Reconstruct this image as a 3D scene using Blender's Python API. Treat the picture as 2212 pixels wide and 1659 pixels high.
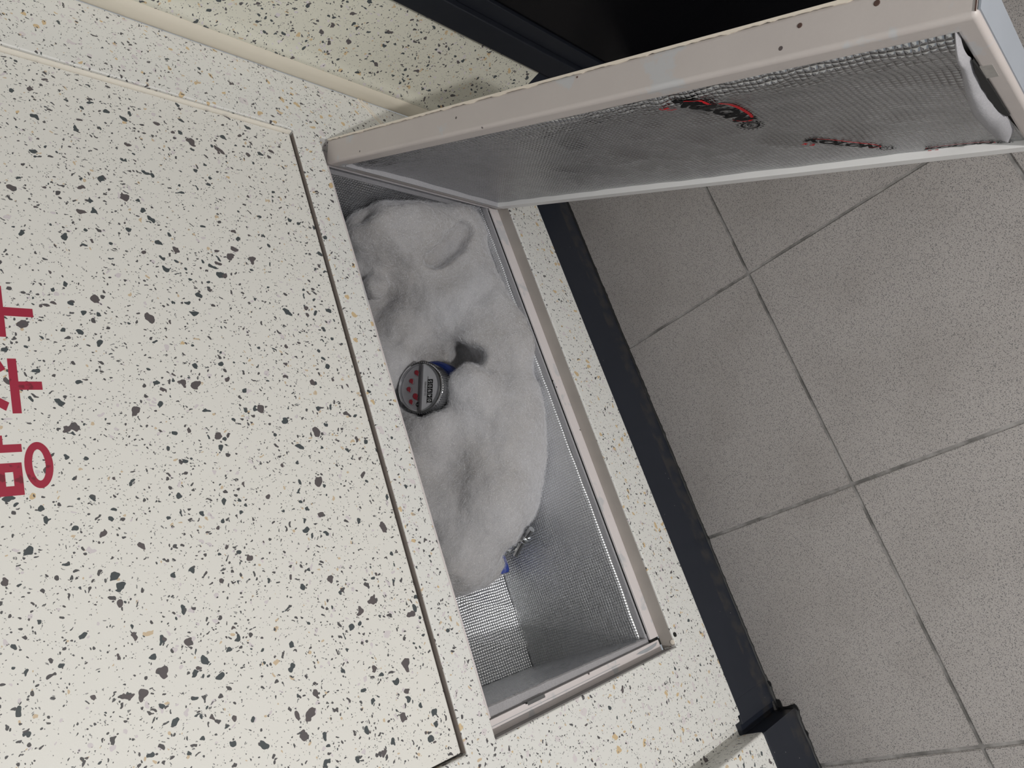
import bpy, bmesh, math, random
import numpy as np
from mathutils import Vector, Matrix, noise

random.seed(7); rng = np.random.default_rng(7)
for o in list(bpy.data.objects):
    bpy.data.objects.remove(o)
scene = bpy.context.scene
COL = scene.collection

# ---------------------------------------------------------------- camera, world, lights, exposure
cam_d = bpy.data.cameras.new('camera')
cam_d.sensor_width = 36.0
cam_d.lens = 24.663
cam_d.clip_start = 0.02
cam = bpy.data.objects.new('camera', cam_d); COL.objects.link(cam)
CAM_R = Matrix(((0.315998, -0.897702, 0.307045), (0.652238, 0.440571, 0.616833), (-0.689007, 0.005349, 0.724735)))
CAM_C = Vector((0.27523, 0.51898, 0.8971))
cam.matrix_world = Matrix.Translation(CAM_C) @ CAM_R.to_4x4()
scene.camera = cam

world = bpy.data.worlds.new('world'); scene.world = world
world.use_nodes = True
bg = world.node_tree.nodes['Background']
bg.inputs[0].default_value = (0.86, 0.93, 1.0, 1); bg.inputs[1].default_value = 0.36

# hand lamp in the corridor, low and to the left of the hatch (crisp hatch shadow on the wall behind it)
fl = bpy.data.lights.new('hand_lamp', 'POINT'); fl.energy = 33.5; fl.shadow_soft_size = 0.010; fl.color = (1.0, 0.98, 0.955)
flo = bpy.data.objects.new('hand_lamp', fl); flo.location = (0.742, 1.30, 0.787); COL.objects.link(flo)
# corridor ceiling panel
cl = bpy.data.lights.new('ceiling_lamp', 'AREA'); cl.shape = 'RECTANGLE'; cl.size = 1.1; cl.size_y = 0.25; cl.energy = 1.4; cl.color = (0.93, 0.96, 1.0)
clo = bpy.data.objects.new('ceiling_lamp', cl); clo.location = (.75, 1.0, 2.33); COL.objects.link(clo)

scene.view_settings.view_transform = 'Standard'
scene.view_settings.look = 'None'
scene.view_settings.gamma = 1.0
scene.view_settings.use_curve_mapping = False
scene.view_settings.exposure = 0.0

# ---------------------------------------------------------------- helpers
def tag(o, label=None, cat=None, group=None, kind=None):
    if label: o['label'] = label
    if cat: o['category'] = cat
    if group: o['group'] = group
    if kind: o['kind'] = kind
    return o

def thing(name, label, cat, loc=(0, 0, 0), group=None):
    e = bpy.data.objects.new(name, None); COL.objects.link(e)
    e.location = loc; e.empty_display_size = .05
    return tag(e, label, cat, group)

def adopt(o, parent):
    if parent is not None:
        o.parent = parent
        pw = Matrix.Translation(parent.location) if parent.type == 'EMPTY' else Matrix.Identity(4)
        o.matrix_parent_inverse = pw.inverted()
    return o

def mesh_obj(name, verts, faces, mat, parent=None, smooth=False, uvs=None, label=None, kind=None):
    me = bpy.data.meshes.new(name)
    me.from_pydata([tuple(v) for v in verts], [], faces)
    me.validate(); me.update()
    o = bpy.data.objects.new(name, me); COL.objects.link(o)
    me.materials.append(mat)
    if smooth:
        me.polygons.foreach_set('use_smooth', [True] * len(me.polygons))
    if uvs is not None:
        ul = me.uv_layers.new(name='UVMap')
        for lp in me.loops:
            ul.data[lp.index].uv = uvs[lp.vertex_index]
    if label: o['label'] = label
    if kind: o['kind'] = kind
    return adopt(o, parent)

def bm_obj(name, bm, mat, parent=None, smooth=False, bevel=0, seg=2, label=None, kind=None):
    me = bpy.data.meshes.new(name); bmesh.ops.recalc_face_normals(bm, faces=bm.faces)
    bm.to_mesh(me); bm.free()
    o = bpy.data.objects.new(name, me); COL.objects.link(o); me.materials.append(mat)
    if smooth or bevel:
        me.polygons.foreach_set('use_smooth', [True] * len(me.polygons))
    if bevel:
        b = o.modifiers.new('bevel', 'BEVEL'); b.width = bevel; b.segments = seg; b.limit_method = 'ANGLE'; b.angle_limit = math.radians(40)
        b.harden_normals = True
    elif smooth:
        try: me.set_sharp_from_angle(angle=math.radians(35))
        except Exception: pass
    if label: o['label'] = label
    if kind: o['kind'] = kind
    return adopt(o, parent)

def add_box(bm, x0, x1, y0, y1, z0, z1, M=None):
    ps = [(x, y, z) for x in (x0, x1) for y in (y0, y1) for z in (z0, z1)]
    vs = [bm.verts.new(M @ Vector(p) if M else p) for p in ps]
    for f in ((0, 1, 3, 2), (4, 6, 7, 5), (0, 4, 5, 1), (2, 3, 7, 6), (0, 2, 6, 4), (1, 5, 7, 3)):
        bm.faces.new([vs[i] for i in f])
    return vs

def box(name, x0, x1, y0, y1, z0, z1, mat, parent=None, bevel=0, M=None, **k):
    bm = bmesh.new(); add_box(bm, x0, x1, y0, y1, z0, z1, M)
    return bm_obj(name, bm, mat, parent, bevel=bevel, **k)

def prism_outline(bm, pts, top, bot):
    """pts: list of 2D points; top/bot: functions (a,b)->Vector."""
    t = [bm.verts.new(top(*p)) for p in pts]; b = [bm.verts.new(bot(*p)) for p in pts]
    n = len(pts)
    bm.faces.new(t); bm.faces.new(b[::-1])
    for i in range(n):
        bm.faces.new((t[i], b[i], b[(i + 1) % n], t[(i + 1) % n]))

def lathe(bm, prof, M, seg=48, cap=True):
    """prof: (radius, height) list; axis = local z; M = local->world matrix."""
    rings = []
    for r, h in prof:
        rings.append([bm.verts.new(M @ Vector((r * math.cos(2 * math.pi * i / seg), r * math.sin(2 * math.pi * i / seg), h))) for i in range(seg)])
    for a, b in zip(rings, rings[1:]):
        for i in range(seg):
            bm.faces.new((a[i], a[(i + 1) % seg], b[(i + 1) % seg], b[i]))
    if cap:
        bm.faces.new(rings[0][::-1]); bm.faces.new(rings[-1])

def frame_to(p, z, x=None):
    z = Vector(z).normalized()
    x = Vector(x) if x is not None else (Vector((1, 0, 0)) if abs(z.x) < .9 else Vector((0, 1, 0)))
    x = (x - z * x.dot(z)).normalized(); y = z.cross(x)
    return Matrix(((x.x, y.x, z.x, p[0]), (x.y, y.y, z.y, p[1]), (x.z, y.z, z.z, p[2]), (0, 0, 0, 1)))

# ---------------------------------------------------------------- materials
class NT:
    def __init__(s, name):
        s.m = bpy.data.materials.new(name); s.m.use_nodes = True
        s.t = s.m.node_tree; s.b = s.t.nodes['Principled BSDF']
    def n(s, typ, **kw):
        x = s.t.nodes.new(typ)
        for k, v in kw.items(): setattr(x, k, v)
        return x
    def l(s, a, b): s.t.links.new(a, b)
    def val(s, sock, v):
        if hasattr(v, 'is_linked') or isinstance(v, bpy.types.NodeSocket): s.l(v, sock)
        else: sock.default_value = v
    def math(s, op, a, b=None, c=None, clamp=False):
        x = s.n('ShaderNodeMath', operation=op); x.use_clamp = clamp
        s.val(x.inputs[0], a)
        if b is not None: s.val(x.inputs[1], b)
        if c is not None: s.val(x.inputs[2], c)
        return x.outputs[0]
    def mix(s, f, a, b):
        x = s.n('ShaderNodeMix', data_type='RGBA'); s.val(x.inputs[0], f)
        for i, v in ((6, a), (7, b)):
            if isinstance(v, tuple): x.inputs[i].default_value = (*v, 1) if len(v) == 3 else v
            else: s.l(v, x.inputs[i])
        return x.outputs[2]
    def noise(s, vec, scale, detail=2, rough=.5):
        x = s.n('ShaderNodeTexNoise'); x.inputs['Scale'].default_value = scale; x.inputs['Detail'].default_value = detail
        x.inputs['Roughness'].default_value = rough
        s.l(vec, x.inputs['Vector']); return x
    def obj(s): return s.n('ShaderNodeTexCoord').outputs['Object']
    def uv(s): return s.n('ShaderNodeTexCoord').outputs['UV']
    def vmath(s, op, a, b):
        x = s.n('ShaderNodeVectorMath', operation=op)
        for i, v in ((0, a), (1, b)):
            if isinstance(v, tuple): x.inputs[i].default_value = v
            else: s.l(v, x.inputs[i])
        return x.outputs[0]
    def ramp(s, fac, stops):
        x = s.n('ShaderNodeValToRGB'); e = x.color_ramp.elements
        while len(e) < len(stops): e.new(.5)
        for i, (p, c) in enumerate(stops):
            e[i].position = p; e[i].color = (*c, 1) if len(c) == 3 else c
        s.l(fac, x.inputs[0]); return x.outputs[0]
    def step(s, v, edge, soft):
        x = s.n('ShaderNodeMapRange'); x.clamp = True
        s.l(v, x.inputs[0]); x.inputs[1].default_value = edge - soft; x.inputs[2].default_value = edge + soft
        return x.outputs[0]
    def bump(s, h, strength, dist):
        x = s.n('ShaderNodeBump'); x.inputs['Strength'].default_value = strength; x.inputs['Distance'].default_value = dist
        s.l(h, x.inputs['Height']); s.l(x.outputs[0], s.b.inputs['Normal']); return x
    def set(s, color=None, rough=None, metal=None, spec=None):
        if color is not None:
            if isinstance(color, tuple): s.b.inputs['Base Color'].default_value = (*color, 1)
            else: s.l(color, s.b.inputs['Base Color'])
        if rough is not None: s.val(s.b.inputs['Roughness'], rough)
        if metal is not None: s.b.inputs['Metallic'].default_value = metal
        if spec is not None: s.b.inputs['Specular IOR Level'].default_value = spec
        return s.m

def plain(name, color, rough=.5, metal=0, spec=.5, vary=.08, scale=40):
    n = NT(name); t = n.noise(n.obj(), scale, 4)
    dark = tuple(c * (1 - vary) for c in color); lite = tuple(min(1, c * (1 + vary)) for c in color)
    return n.set(n.mix(t.outputs['Fac'], dark, lite), rough, metal, spec)

def terrazzo(name, base, base2, dens=1.0, rough=.42):
    n = NT(name); P = n.obj()
    w = n.noise(P, 85, 2).outputs['Color']
    w2 = n.vmath('SUBTRACT', w, (.5, .5, .5))
    ws = n.n('ShaderNodeVectorMath', operation='SCALE'); n.l(w2, ws.inputs[0]); ws.inputs['Scale'].default_value = .013
    P1 = n.vmath('ADD', P, ws.outputs[0])
    wb = n.noise(P, 260, 1).outputs['Color']
    wb2 = n.vmath('SUBTRACT', wb, (.5, .5, .5))
    wbs = n.n('ShaderNodeVectorMath', operation='SCALE'); n.l(wb2, wbs.inputs[0]); wbs.inputs['Scale'].default_value = .0022
    P1 = n.vmath('ADD', P1, wbs.outputs[0])
    col = n.mix(n.noise(P, 6, 2).outputs['Fac'], base, base2)
    #        scale presence rmin rmax colour
    layers = [(88, .22, .10, .34, (.72, .67, .68)), (100, .20, .10, .33, (.66, .50, .30)),
              (210, .13, .10, .34, (.64, .51, .36)), (170, .24, .10, .36, (.68, .63, .65)),
              (560, .40, .14, .34, (.24, .24, .24)), (230, .38, .10, .38, (.10, .095, .10)),
              (118, .36, .08, .36, (.075, .088, .095)), (84, .17, .12, .36, (.12, .105, .11)), (340, .32, .12, .38, (.10, .10, .105))]
    for i, (sc, pres, r0, r1, c) in enumerate(layers):
        v = n.n('ShaderNodeTexVoronoi', feature='F1'); v.inputs['Scale'].default_value = sc
        off = n.vmath('ADD', P1, (i * 1.37, i * .71, i * 2.3)); n.l(off, v.inputs['Vector'])
        s = n.n('ShaderNodeSeparateColor'); n.l(v.outputs['Color'], s.inputs[0])
        rad = n.math('MULTIPLY_ADD', n.math('POWER', s.outputs[0], 1.6), r1 - r0, r0)
        inside = n.math('GREATER_THAN', n.math('SUBTRACT', rad, v.outputs['Distance']), 0)
        on = n.math('LESS_THAN', s.outputs[1], pres * (dens if sc < 150 else 1))
        col = n.mix(n.math('MULTIPLY', inside, on), col, c)
    n.set(col, rough, 0, .4)
    n.bump(n.noise(P, 900, 2).outputs['Fac'], .08, .0006)
    return n.m

M_CREAM = terrazzo('cream_terrazzo_film', (.80, .795, .765), (.77, .765, .74))
M_CREAM_DOOR = terrazzo('cream_terrazzo_panel', (.82, .805, .76), (.785, .772, .735), .72)
M_CREAM_WALL = terrazzo('cream_terrazzo_wall', (.74, .72, .62), (.70, .685, .60), 1.1)
M_BEADC = plain('plain_cream_paint', (.70, .645, .545), .5, 0, .4, .05, 30)
M_EDGE = plain('lit_bare_cream', (.90, .85, .76), .45, 0, .4, .04)
M_SEAM = plain('cream_seam', (.78, .70, .60), .45)

def enamel(nm, c0, c1):
    n = NT(nm); P = n.obj()
    st = n.vmath('MULTIPLY', P, (1, 1, 1))
    a = n.noise(st, 14, 5, .65).outputs['Fac']
    wear = n.step(a, .60, .02)
    col = n.mix(n.noise(P, 30, 3).outputs['Fac'], c0, c1)
    col = n.mix(n.math('MULTIPLY', wear, .55), col, (.50, .53, .56))
    v = n.n('ShaderNodeTexVoronoi'); v.inputs['Scale'].default_value = 95; n.l(P, v.inputs['Vector'])
    s = n.n('ShaderNodeSeparateColor'); n.l(v.outputs['Color'], s.inputs[0])
    d = n.math('MULTIPLY', n.math('LESS_THAN', v.outputs['Distance'], .14), n.math('LESS_THAN', s.outputs[0], .07))
    col = n.mix(d, col, (.11, .09, .09))
    n.set(col, .42, 0, .45); n.bump(n.noise(P, 320, 3).outputs['Fac'], .12, .0008)
    return n.m
M_ENAMEL = enamel('pinkish_white_enamel', (.80, .745, .745), (.74, .685, .685))
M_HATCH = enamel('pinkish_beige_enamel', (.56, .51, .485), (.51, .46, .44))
M_RIM = plain('white_rim_paint', (.84, .83, .82), .45, 0, .4, .03)
M_LIP = plain('dusty_grey_primer', (.40, .365, .335), .7, 0, .3, .22, 22)
M_LEDGE = plain('brown_dust_ledge', (.235, .20, .18), .8, 0, .2, .2, 60)
M_SIDE = plain('shaded_return_grey', (.30, .29, .29), .6, 0, .3, .15, 60)
M_GAP = plain('dark_gap', (.012, .012, .012), .8)
M_STEEL_IN = plain('niche_steel', (.25, .25, .25), .6)

def foil(name, pu, pv, base=.62, rough=.30, wr=1.0, hgt=.0011):
    n = NT(name); U = n.uv(); sep = n.n('ShaderNodeSeparateXYZ')
    nz = n.noise(U, 26, 2).outputs['Color']
    q = n.vmath('SUBTRACT', nz, (.5, .5, .5))
    qs = n.n('ShaderNodeVectorMath', operation='SCALE'); n.l(q, qs.inputs[0]); qs.inputs['Scale'].default_value = .0032
    Uw = n.vmath('ADD', U, qs.outputs[0]); n.l(Uw, sep.inputs[0])
    def wave(o, p):
        return n.math('POWER', n.math('ABSOLUTE', n.math('SINE', n.math('MULTIPLY', o, math.pi / p))), .55)
    a = wave(sep.outputs[0], pu); b = wave(sep.outputs[1], pv)
    h = n.math('MULTIPLY', a, b)
    crease = n.noise(U, 60, 5, .7).outputs['Fac']
    cell = n.n('ShaderNodeTexVoronoi'); cell.inputs['Scale'].default_value = 1 / pu; n.l(U, cell.inputs['Vector'])
    sc = n.n('ShaderNodeSeparateColor'); n.l(cell.outputs['Color'], sc.inputs[0])
    h2 = n.math('MULTIPLY_ADD', crease, .45 * wr, h)
    dull = n.mix(h, (base * .78,) * 3, (base * .96, base * .98, base * 1.02))
    n.set(dull, n.math('MULTIPLY_ADD', sc.outputs[0], .12, rough - .06), 1.0)
    n.bump(h2, .9, hgt)
    return n.m
M_FOIL_HATCH = foil('quilted_foil_hatch', .0046, .0044, .50, .20, 1.0, .0012)
M_FOIL = foil('quilted_foil_niche', .0033, .0038, .97, .42, .5, .0006)
M_FOIL_BACK = foil('quilted_foil_niche_back', .0036, .0034, .97, .29, 1.4, .0009)
M_FOIL_END = foil('quilted_foil_niche_end', .0040, .0034, .80, .32, .6, .0009)

def foam():
    n = NT('grey_foam'); P = n.obj()
    a = n.noise(P, 700, 3, .7).outputs['Fac']
    n.set(n.mix(a, (.30, .295, .31), (.50, .49, .515)), .9, 0, .2); n.bump(a, .5, .0012); return n.m
M_FOAM = foam()

def wool(name, c0, c1):
    n = NT(name); P = n.obj()
    a = n.noise(P, 1100, 3, .75).outputs['Fac']
    sp = n.step(n.noise(P, 1300, 0).outputs['Fac'], .765, .03)  # white glints of the fibres, put into the colour
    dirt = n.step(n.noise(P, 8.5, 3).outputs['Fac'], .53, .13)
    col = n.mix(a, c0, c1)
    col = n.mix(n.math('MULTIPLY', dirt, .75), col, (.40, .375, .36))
    n.set(n.mix(sp, col, (1, 1, 1)), .95, 0, .1)
    n.b.inputs['Subsurface Weight'].default_value = .15
    n.b.inputs['Subsurface Radius'].default_value = (.012, .012, .013); n.b.inputs['Subsurface Scale'].default_value = 1
    n.b.inputs['Sheen Weight'].default_value = .10; n.b.inputs['Sheen Roughness'].default_value = .6
    n.bump(a, .28, .0014); return n.m
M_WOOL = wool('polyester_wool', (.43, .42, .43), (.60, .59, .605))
M_FIBRE = plain('polyester_fibre', (.80, .80, .83), .5, 0, .5, .05)

def black_skirt():
    n = NT('black_skirting_paint'); P = n.obj()
    a = n.noise(P, 18, 4, .6).outputs['Fac']
    col = n.mix(a, (.009, .0125, .022), (.014, .018, .030))
    sep = n.n('ShaderNodeSeparateXYZ'); n.l(P, sep.inputs[0])
    low = n.math('MULTIPLY', n.step(n.noise(P, 60, 4).outputs['Fac'], .52, .1), n.math('LESS_THAN', sep.outputs[2], .03))
    col = n.mix(n.math('MULTIPLY', low, .5), col, (.05, .044, .038))
    sp = n.n('ShaderNodeTexVoronoi'); sp.inputs['Scale'].default_value = 130; n.l(P, sp.inputs['Vector'])
    s2 = n.n('ShaderNodeSeparateColor'); n.l(sp.outputs['Color'], s2.inputs[0])
    d = n.math('MULTIPLY', n.math('LESS_THAN', sp.outputs['Distance'], .07), n.math('LESS_THAN', s2.outputs[0], .10))
    col = n.mix(d, col, (.30, .29, .28))
    n.set(col, .38, 0, .5); return n.m
M_SKIRT = black_skirt()
M_BEAD = plain('black_sealant', (.010, .010, .011), .55, 0, .4, .3, 60)
M_BLACKDOOR = plain('black_gloss_door', (.004, .004, .005), .22, 0, .35)
M_BLACKFRAME = plain('navy_black_frame', (.011, .013, .019), .38, 0, .5)

def tile_mat():
    n = NT('grey_speckled_tile'); P = n.n('ShaderNodeNewGeometry').outputs['Position']
    a = n.noise(P, 800, 3, .75).outputs['Fac']
    col = n.ramp(a, [(.30, (.21, .192, .183)), (.45, (.36, .335, .322)), (.62, (.42, .393, .380)), (.8, (.50, .475, .462))])
    v = n.n('ShaderNodeTexVoronoi'); v.inputs['Scale'].default_value = 820
    wq = n.noise(P, 700, 1).outputs['Color']; qs = n.n('ShaderNodeVectorMath', operation='SCALE'); n.l(wq, qs.inputs[0]); qs.inputs['Scale'].default_value = .0011
    n.l(n.vmath('ADD', P, qs.outputs[0]), v.inputs['Vector'])
    s = n.n('ShaderNodeSeparateColor'); n.l(v.outputs['Color'], s.inputs[0])
    d = n.math('MULTIPLY', n.math('LESS_THAN', v.outputs['Distance'], .36), n.math('LESS_THAN', s.outputs[0], .48))
    col = n.mix(d, col, (.105, .105, .11))
    stain = n.step(n.noise(P, 9, 4).outputs['Fac'], .58, .14)
    col = n.mix(n.math('MULTIPLY', stain, .22), col, (.15, .13, .115))
    n.set(col, .55, 0, .4); n.bump(a, .25, .0004); return n.m
M_TILE = tile_mat()
def grout_mat():
    n = NT('grey_grout'); P = n.obj()
    a = n.noise(P, 25, 4, .6).outputs['Fac']
    return n.set(n.mix(n.step(a, .5, .12), (.13, .124, .118), (.34, .325, .315)), .85)
M_GROUT = grout_mat()

def red_paint():
    n = NT('red_letter_film'); P = n.obj()
    a = n.noise(P, 140, 3).outputs['Fac']
    return n.set(n.mix(n.step(a, .66, .03), (.37, .028, .060), (.20, .022, .040)), .42)
M_RED = red_paint()
M_INK = plain('black_foil_ink', (.006, .006, .007), .6, 0, .15)
M_REDINK = plain('red_foil_ink', (.50, .012, .018), .5, 0, .2)
M_CHROME = plain('chrome', (.72, .73, .74), .12, 1.0, vary=.03)
M_STEELD = plain('dull_steel', (.32, .33, .34), .3, 1.0)
M_BLUE = plain('blue_plastic', (.010, .040, .30), .4)
M_BLUED = plain('blue_meter_ring', (.008, .022, .13), .4)
M_DIAL = plain('white_dial', (.74, .74, .75), .4, vary=.02)
M_DIALG = plain('grey_dial', (.36, .35, .36), .35, vary=.04)
M_BAR = plain('grey_lid_bar', (.12, .115, .12), .3)
M_DIALRED = plain('red_dial_mark', (.36, .03, .045), .45)
M_WHITE = plain('white_digit', (.80, .80, .80), .5, vary=.02)
M_BLACK = plain('black_window', (.008, .008, .008), .4)
M_BRASS = plain('brass', (.42, .28, .12), .4, 1.0)
M_PAINT = plain('painted_plaster', (.62, .60, .55), .8)
M_CEIL = plain('ceiling_paint', (.75, .75, .73), .9)
M_RUST = plain('rust', (.085, .045, .035), .8)
def glass():
    n = NT('clear_glass'); t = n.n('ShaderNodeBsdfTransparent'); g_ = n.n('ShaderNodeBsdfGlossy'); g_.inputs['Roughness'].default_value = .03
    mx = n.n('ShaderNodeMixShader')
    t.inputs['Color'].default_value = (.95, .95, .96, 1)
    mx.inputs[0].default_value = .05; n.l(t.outputs[0], mx.inputs[1]); n.l(g_.outputs[0], mx.inputs[2])
    n.l(mx.outputs[0], n.t.nodes['Material Output'].inputs['Surface']); return n.m
M_GLASS = glass()
def lampmat():
    n = NT('lamp_diffuser'); n.b.inputs['Emission Color'].default_value = (.93, .96, 1, 1); n.b.inputs['Emission Strength'].default_value = 3
    return n.set((.8, .8, .8), .5)
M_DIFF = lampmat()

# ---------------------------------------------------------------- key dimensions (metres); wall front plane y = 0, room at y > 0, floor z = 0
XR, XL = -.3872, .467            # cabinet front: right corner, left end
X1, X2, ZB, ZT = -.3005, .3605, .1630, .4648     # meter hatch opening
P1, P2, ZP, ZPT = -.2975, .3605, .4985, 1.30     # recessed upper door
RD = .020                        # return depth of the opening
SK = .0900                       # skirting height

# ---------------------------------------------------------------- setting
def struct(o): o['kind'] = 'structure'; return o

# floor: grout bed with separate tiles
fl_o = struct(box('floor', -.42, 1.6, -.03, 1.85, -.06, -.0016, M_GROUT))
T = .3; TX, TY = -.0463, .2110; g = .0019
tile_cache = {}
def make_tile(x0, x1, y0, y1):
    key = (round(x1 - x0, 4), round(y1 - y0, 4))
    cx, cy = (x0 + x1) / 2, (y0 + y1) / 2
    a, b = (x1 - x0) / 2, (y1 - y0) / 2
    if key not in tile_cache:
        bm = bmesh.new(); add_box(bm, -a, a, -b, b, -.008, 0)
        bmesh.ops.bevel(bm, geom=[e for e in bm.edges if all(v.co.z > -.001 for v in e.verts)] + [e for e in bm.edges if abs(e.verts[0].co.z - e.verts[1].co.z) > .005],
                        offset=.0009, segments=2, affect='EDGES')
        me = bpy.data.meshes.new('tile'); bm.to_mesh(me); bm.free(); me.materials.append(M_TILE); tile_cache[key] = me
    o = bpy.data.objects.new('tile', tile_cache[key]); COL.objects.link(o)
    o.location = (cx, cy, random.uniform(-.0002, .0002)); o.rotation_euler = (random.uniform(-.0006, .0006), random.uniform(-.0006, .0006), random.uniform(-.001, .001))
    o.parent = fl_o
xs = [-.42] + [TX + T * k for k in range(-1, 6)] + [1.6]
ys = [-.012, TY, TY + T, TY + 2 * T, TY + 3 * T, TY + 4 * T, TY + 5 * T, 1.85]
for i in range(len(xs) - 1):
    for j in range(len(ys) - 1):
        if ys[j + 1] - ys[j] > .04 and xs[i + 1] - xs[i] > .03:
            make_tile(xs[i] + g, xs[i + 1] - g, ys[j] + (g if j else 0), ys[j + 1] - g)

# tile offset trick-free: textures of alike tiles differ because each tile sits elsewhere in its own mesh space
struct(box('wall_back', -.42, 1.55, -.42, -.36, 0, 2.4, M_PAINT))
struct(box('wall_front', -.42, 1.55, 1.85, 1.95, 0, 1.15, M_PAINT))
struct(box('trim_5', -.42, 1.55, 1.83, 1.97, 1.15, 1.19, M_CEIL, bevel=.004))
struct(box('ceiling', -.42, 1.55, -.42, 1.95, 2.4, 2.48, M_CEIL))
# upper wall above the cabinet and beside the pilaster
struct(box('trim_1', -.3872, 1.55, -.30, -.012, 1.42, 2.4, M_CREAM_WALL))

# wall_right: speckled wall with a folded edge at the corner; black door further along it
WRX = -.3925
prof = [(-.3895, -.0005), (-.3895, .0175), (-.3895, .0190), (-.3885, .0225), (-.3885, .0255), (-.3900, .0290), (-.3918, .033), (WRX, .040), (WRX, .1385), (-.47, .1385), (-.47, -.0005)]
bm = bmesh.new()
prism_outline(bm, prof, lambda a, b: Vector((a, b, 2.4)), lambda a, b: Vector((a, b, .176)))
w = bm_obj('wall_right', bm, M_CREAM_WALL, smooth=True); struct(w)
bm = bmesh.new()
prism_outline(bm, [(-.3872, -.0005), (-.3858, .002), (-.3850, .006), (-.3850, .012), (-.3862, .0165), (-.3890, .0192), (-.3930, .0195), (-.3930, -.0005)], lambda a, b: Vector((a, b, 2.4)), lambda a, b: Vector((a, b, .176)))
bm_obj('corner_bead', bm, M_BEADC, w, smooth=True)
struct(box('trim_2', -.47, WRX, 1.05, 1.85, .10, 2.4, M_CREAM_WALL))
struct(box('trim_3', -.47, WRX, .1385, 1.05, 2.10, 2.4, M_CREAM_WALL))
struct(box('baseboard_right', -.47, WRX + .0005, 0, .1385, 0, .176, M_SKIRT, bevel=.001))
d1 = thing('door_1', 'black glossy door in a dark frame beside the speckled wall', None, (-.40, .6, 0)); struct(d1)
box('door_leaf', -.445, -.406, .187, 1.01, 0.004, 2.06, M_BLACKDOOR, d1, bevel=.002)
for nm, a in (('door_frame', (-.46, -.3885, .1387, .168, .0, 2.10)), ('door_frame', (-.46, -.3885, 1.02, 1.05, 0, 2.10)), ('door_frame', (-.46, -.3885, .168, 1.02, 2.07, 2.10))):
    box(nm, *a, M_BLACKFRAME, d1, bevel=.002)
for a in ((-.46, -.399, .168, .187, 0, 2.07), (-.46, -.399, 1.008, 1.02, 0, 2.07)):
    box('door_stop', *a, M_BLACKFRAME, d1, bevel=.001)

box('door_sill', -.46, -.215, .20, 1.015, -.001, .010, M_BLACKDOOR, d1, bevel=.002)
# pilaster at the left end and the recessed strip between it and the cabinet
bm = bmesh.new(); add_box(bm, .4835, 1.55, -.30, .0195, SK - .004, 2.4)
struct(bm_obj('wall_left', bm, M_CREAM, bevel=.003))
struct(box('trim_4', .455, .4835, -.10, -.0125, SK, 1.42, M_CREAM))

# skirting
bm = bmesh.new()
pts = [(XR, -.02), (XR, -.0012), (.445, -.0012), (.445, -.0016), (.4715, -.0016), (.4715, -.0055), (.4835, -.0075), (.4842, .0215), (1.55, .0215), (1.55, -.02)]
prism_outline(bm, pts, lambda a, b: Vector((a, b, SK)), lambda a, b: Vector((a, b, -.001)))
bb = struct(bm_obj('baseboard_back', bm, M_SKIRT, bevel=.0007))
# irregular black sealant along the skirting's foot
V = []; F = []
path = [(x, -.0012) for x in np.arange(-.385, .4715, .0024)] + [(.4842 + .0 * k, -.0012 + .0022 * k) for k in range(11)] + [(x, .0215) for x in np.arange(.486, .80, .0024)]
for i, (x, y) in enumerate(path):
    f = .5 + .5 * noise.noise((x * 45, y * 30, 1.3)); f2 = max(0, noise.noise((x * 130, 2.2, y * 80)))
    r = .0010 + .0016 * f + .0018 * f2 + (.0022 if .44 < x < .50 else 0) * (.5 + f2)
    if x > .4842 - .001 and i < len(path) and y < .0214 and y > -.0012: dx, dy = -1, 0
    else: dx, dy = 0, 1
    hh = .002 + .0022 * f
    V += [(x, y - .0005 * dy, hh), (x + dx * r * .6, y + dy * r * .6, hh * .55 + .0006), (x + dx * r, y + dy * r, .0002), (x + dx * r, y + dy * r, -.0008)]
    if i:
        a = 4 * i
        for k in range(3): F.append((a - 4 + k, a + k, a + k + 1, a - 3 + k))
mesh_obj('sealant_bead', V, F, M_BEAD, bb, smooth=True)
# torn sealant flaps near the pilaster
for (x, y, s) in ((.452, .001, .006), (.478, .004, .009), (.486, .0225, .007), (.515, .0225, .006), (.560, .0225, .005)):
    bm = bmesh.new(); n_ = 9
    ring = [(x + s * (.55 + .45 * random.random()) * math.cos(k * 6.283 / n_), y + .55 * s * (.5 + .5 * random.random()) * math.sin(k * 6.283 / n_)) for k in range(n_)]
    prism_outline(bm, ring, lambda a, b: Vector((a, b, .0016 + .0008 * random.random())), lambda a, b: Vector((a, b, -.0004)))
    bm_obj('sealant_flap', bm, M_BEAD, bb, smooth=True)

# ---------------------------------------------------------------- the wall cabinet
cab = thing('meter_cabinet', 'cream speckled wall cabinet with red lettered upper door and open foil-lined lower hatch', 'cabinet', (.04, -.05, .09))

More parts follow.
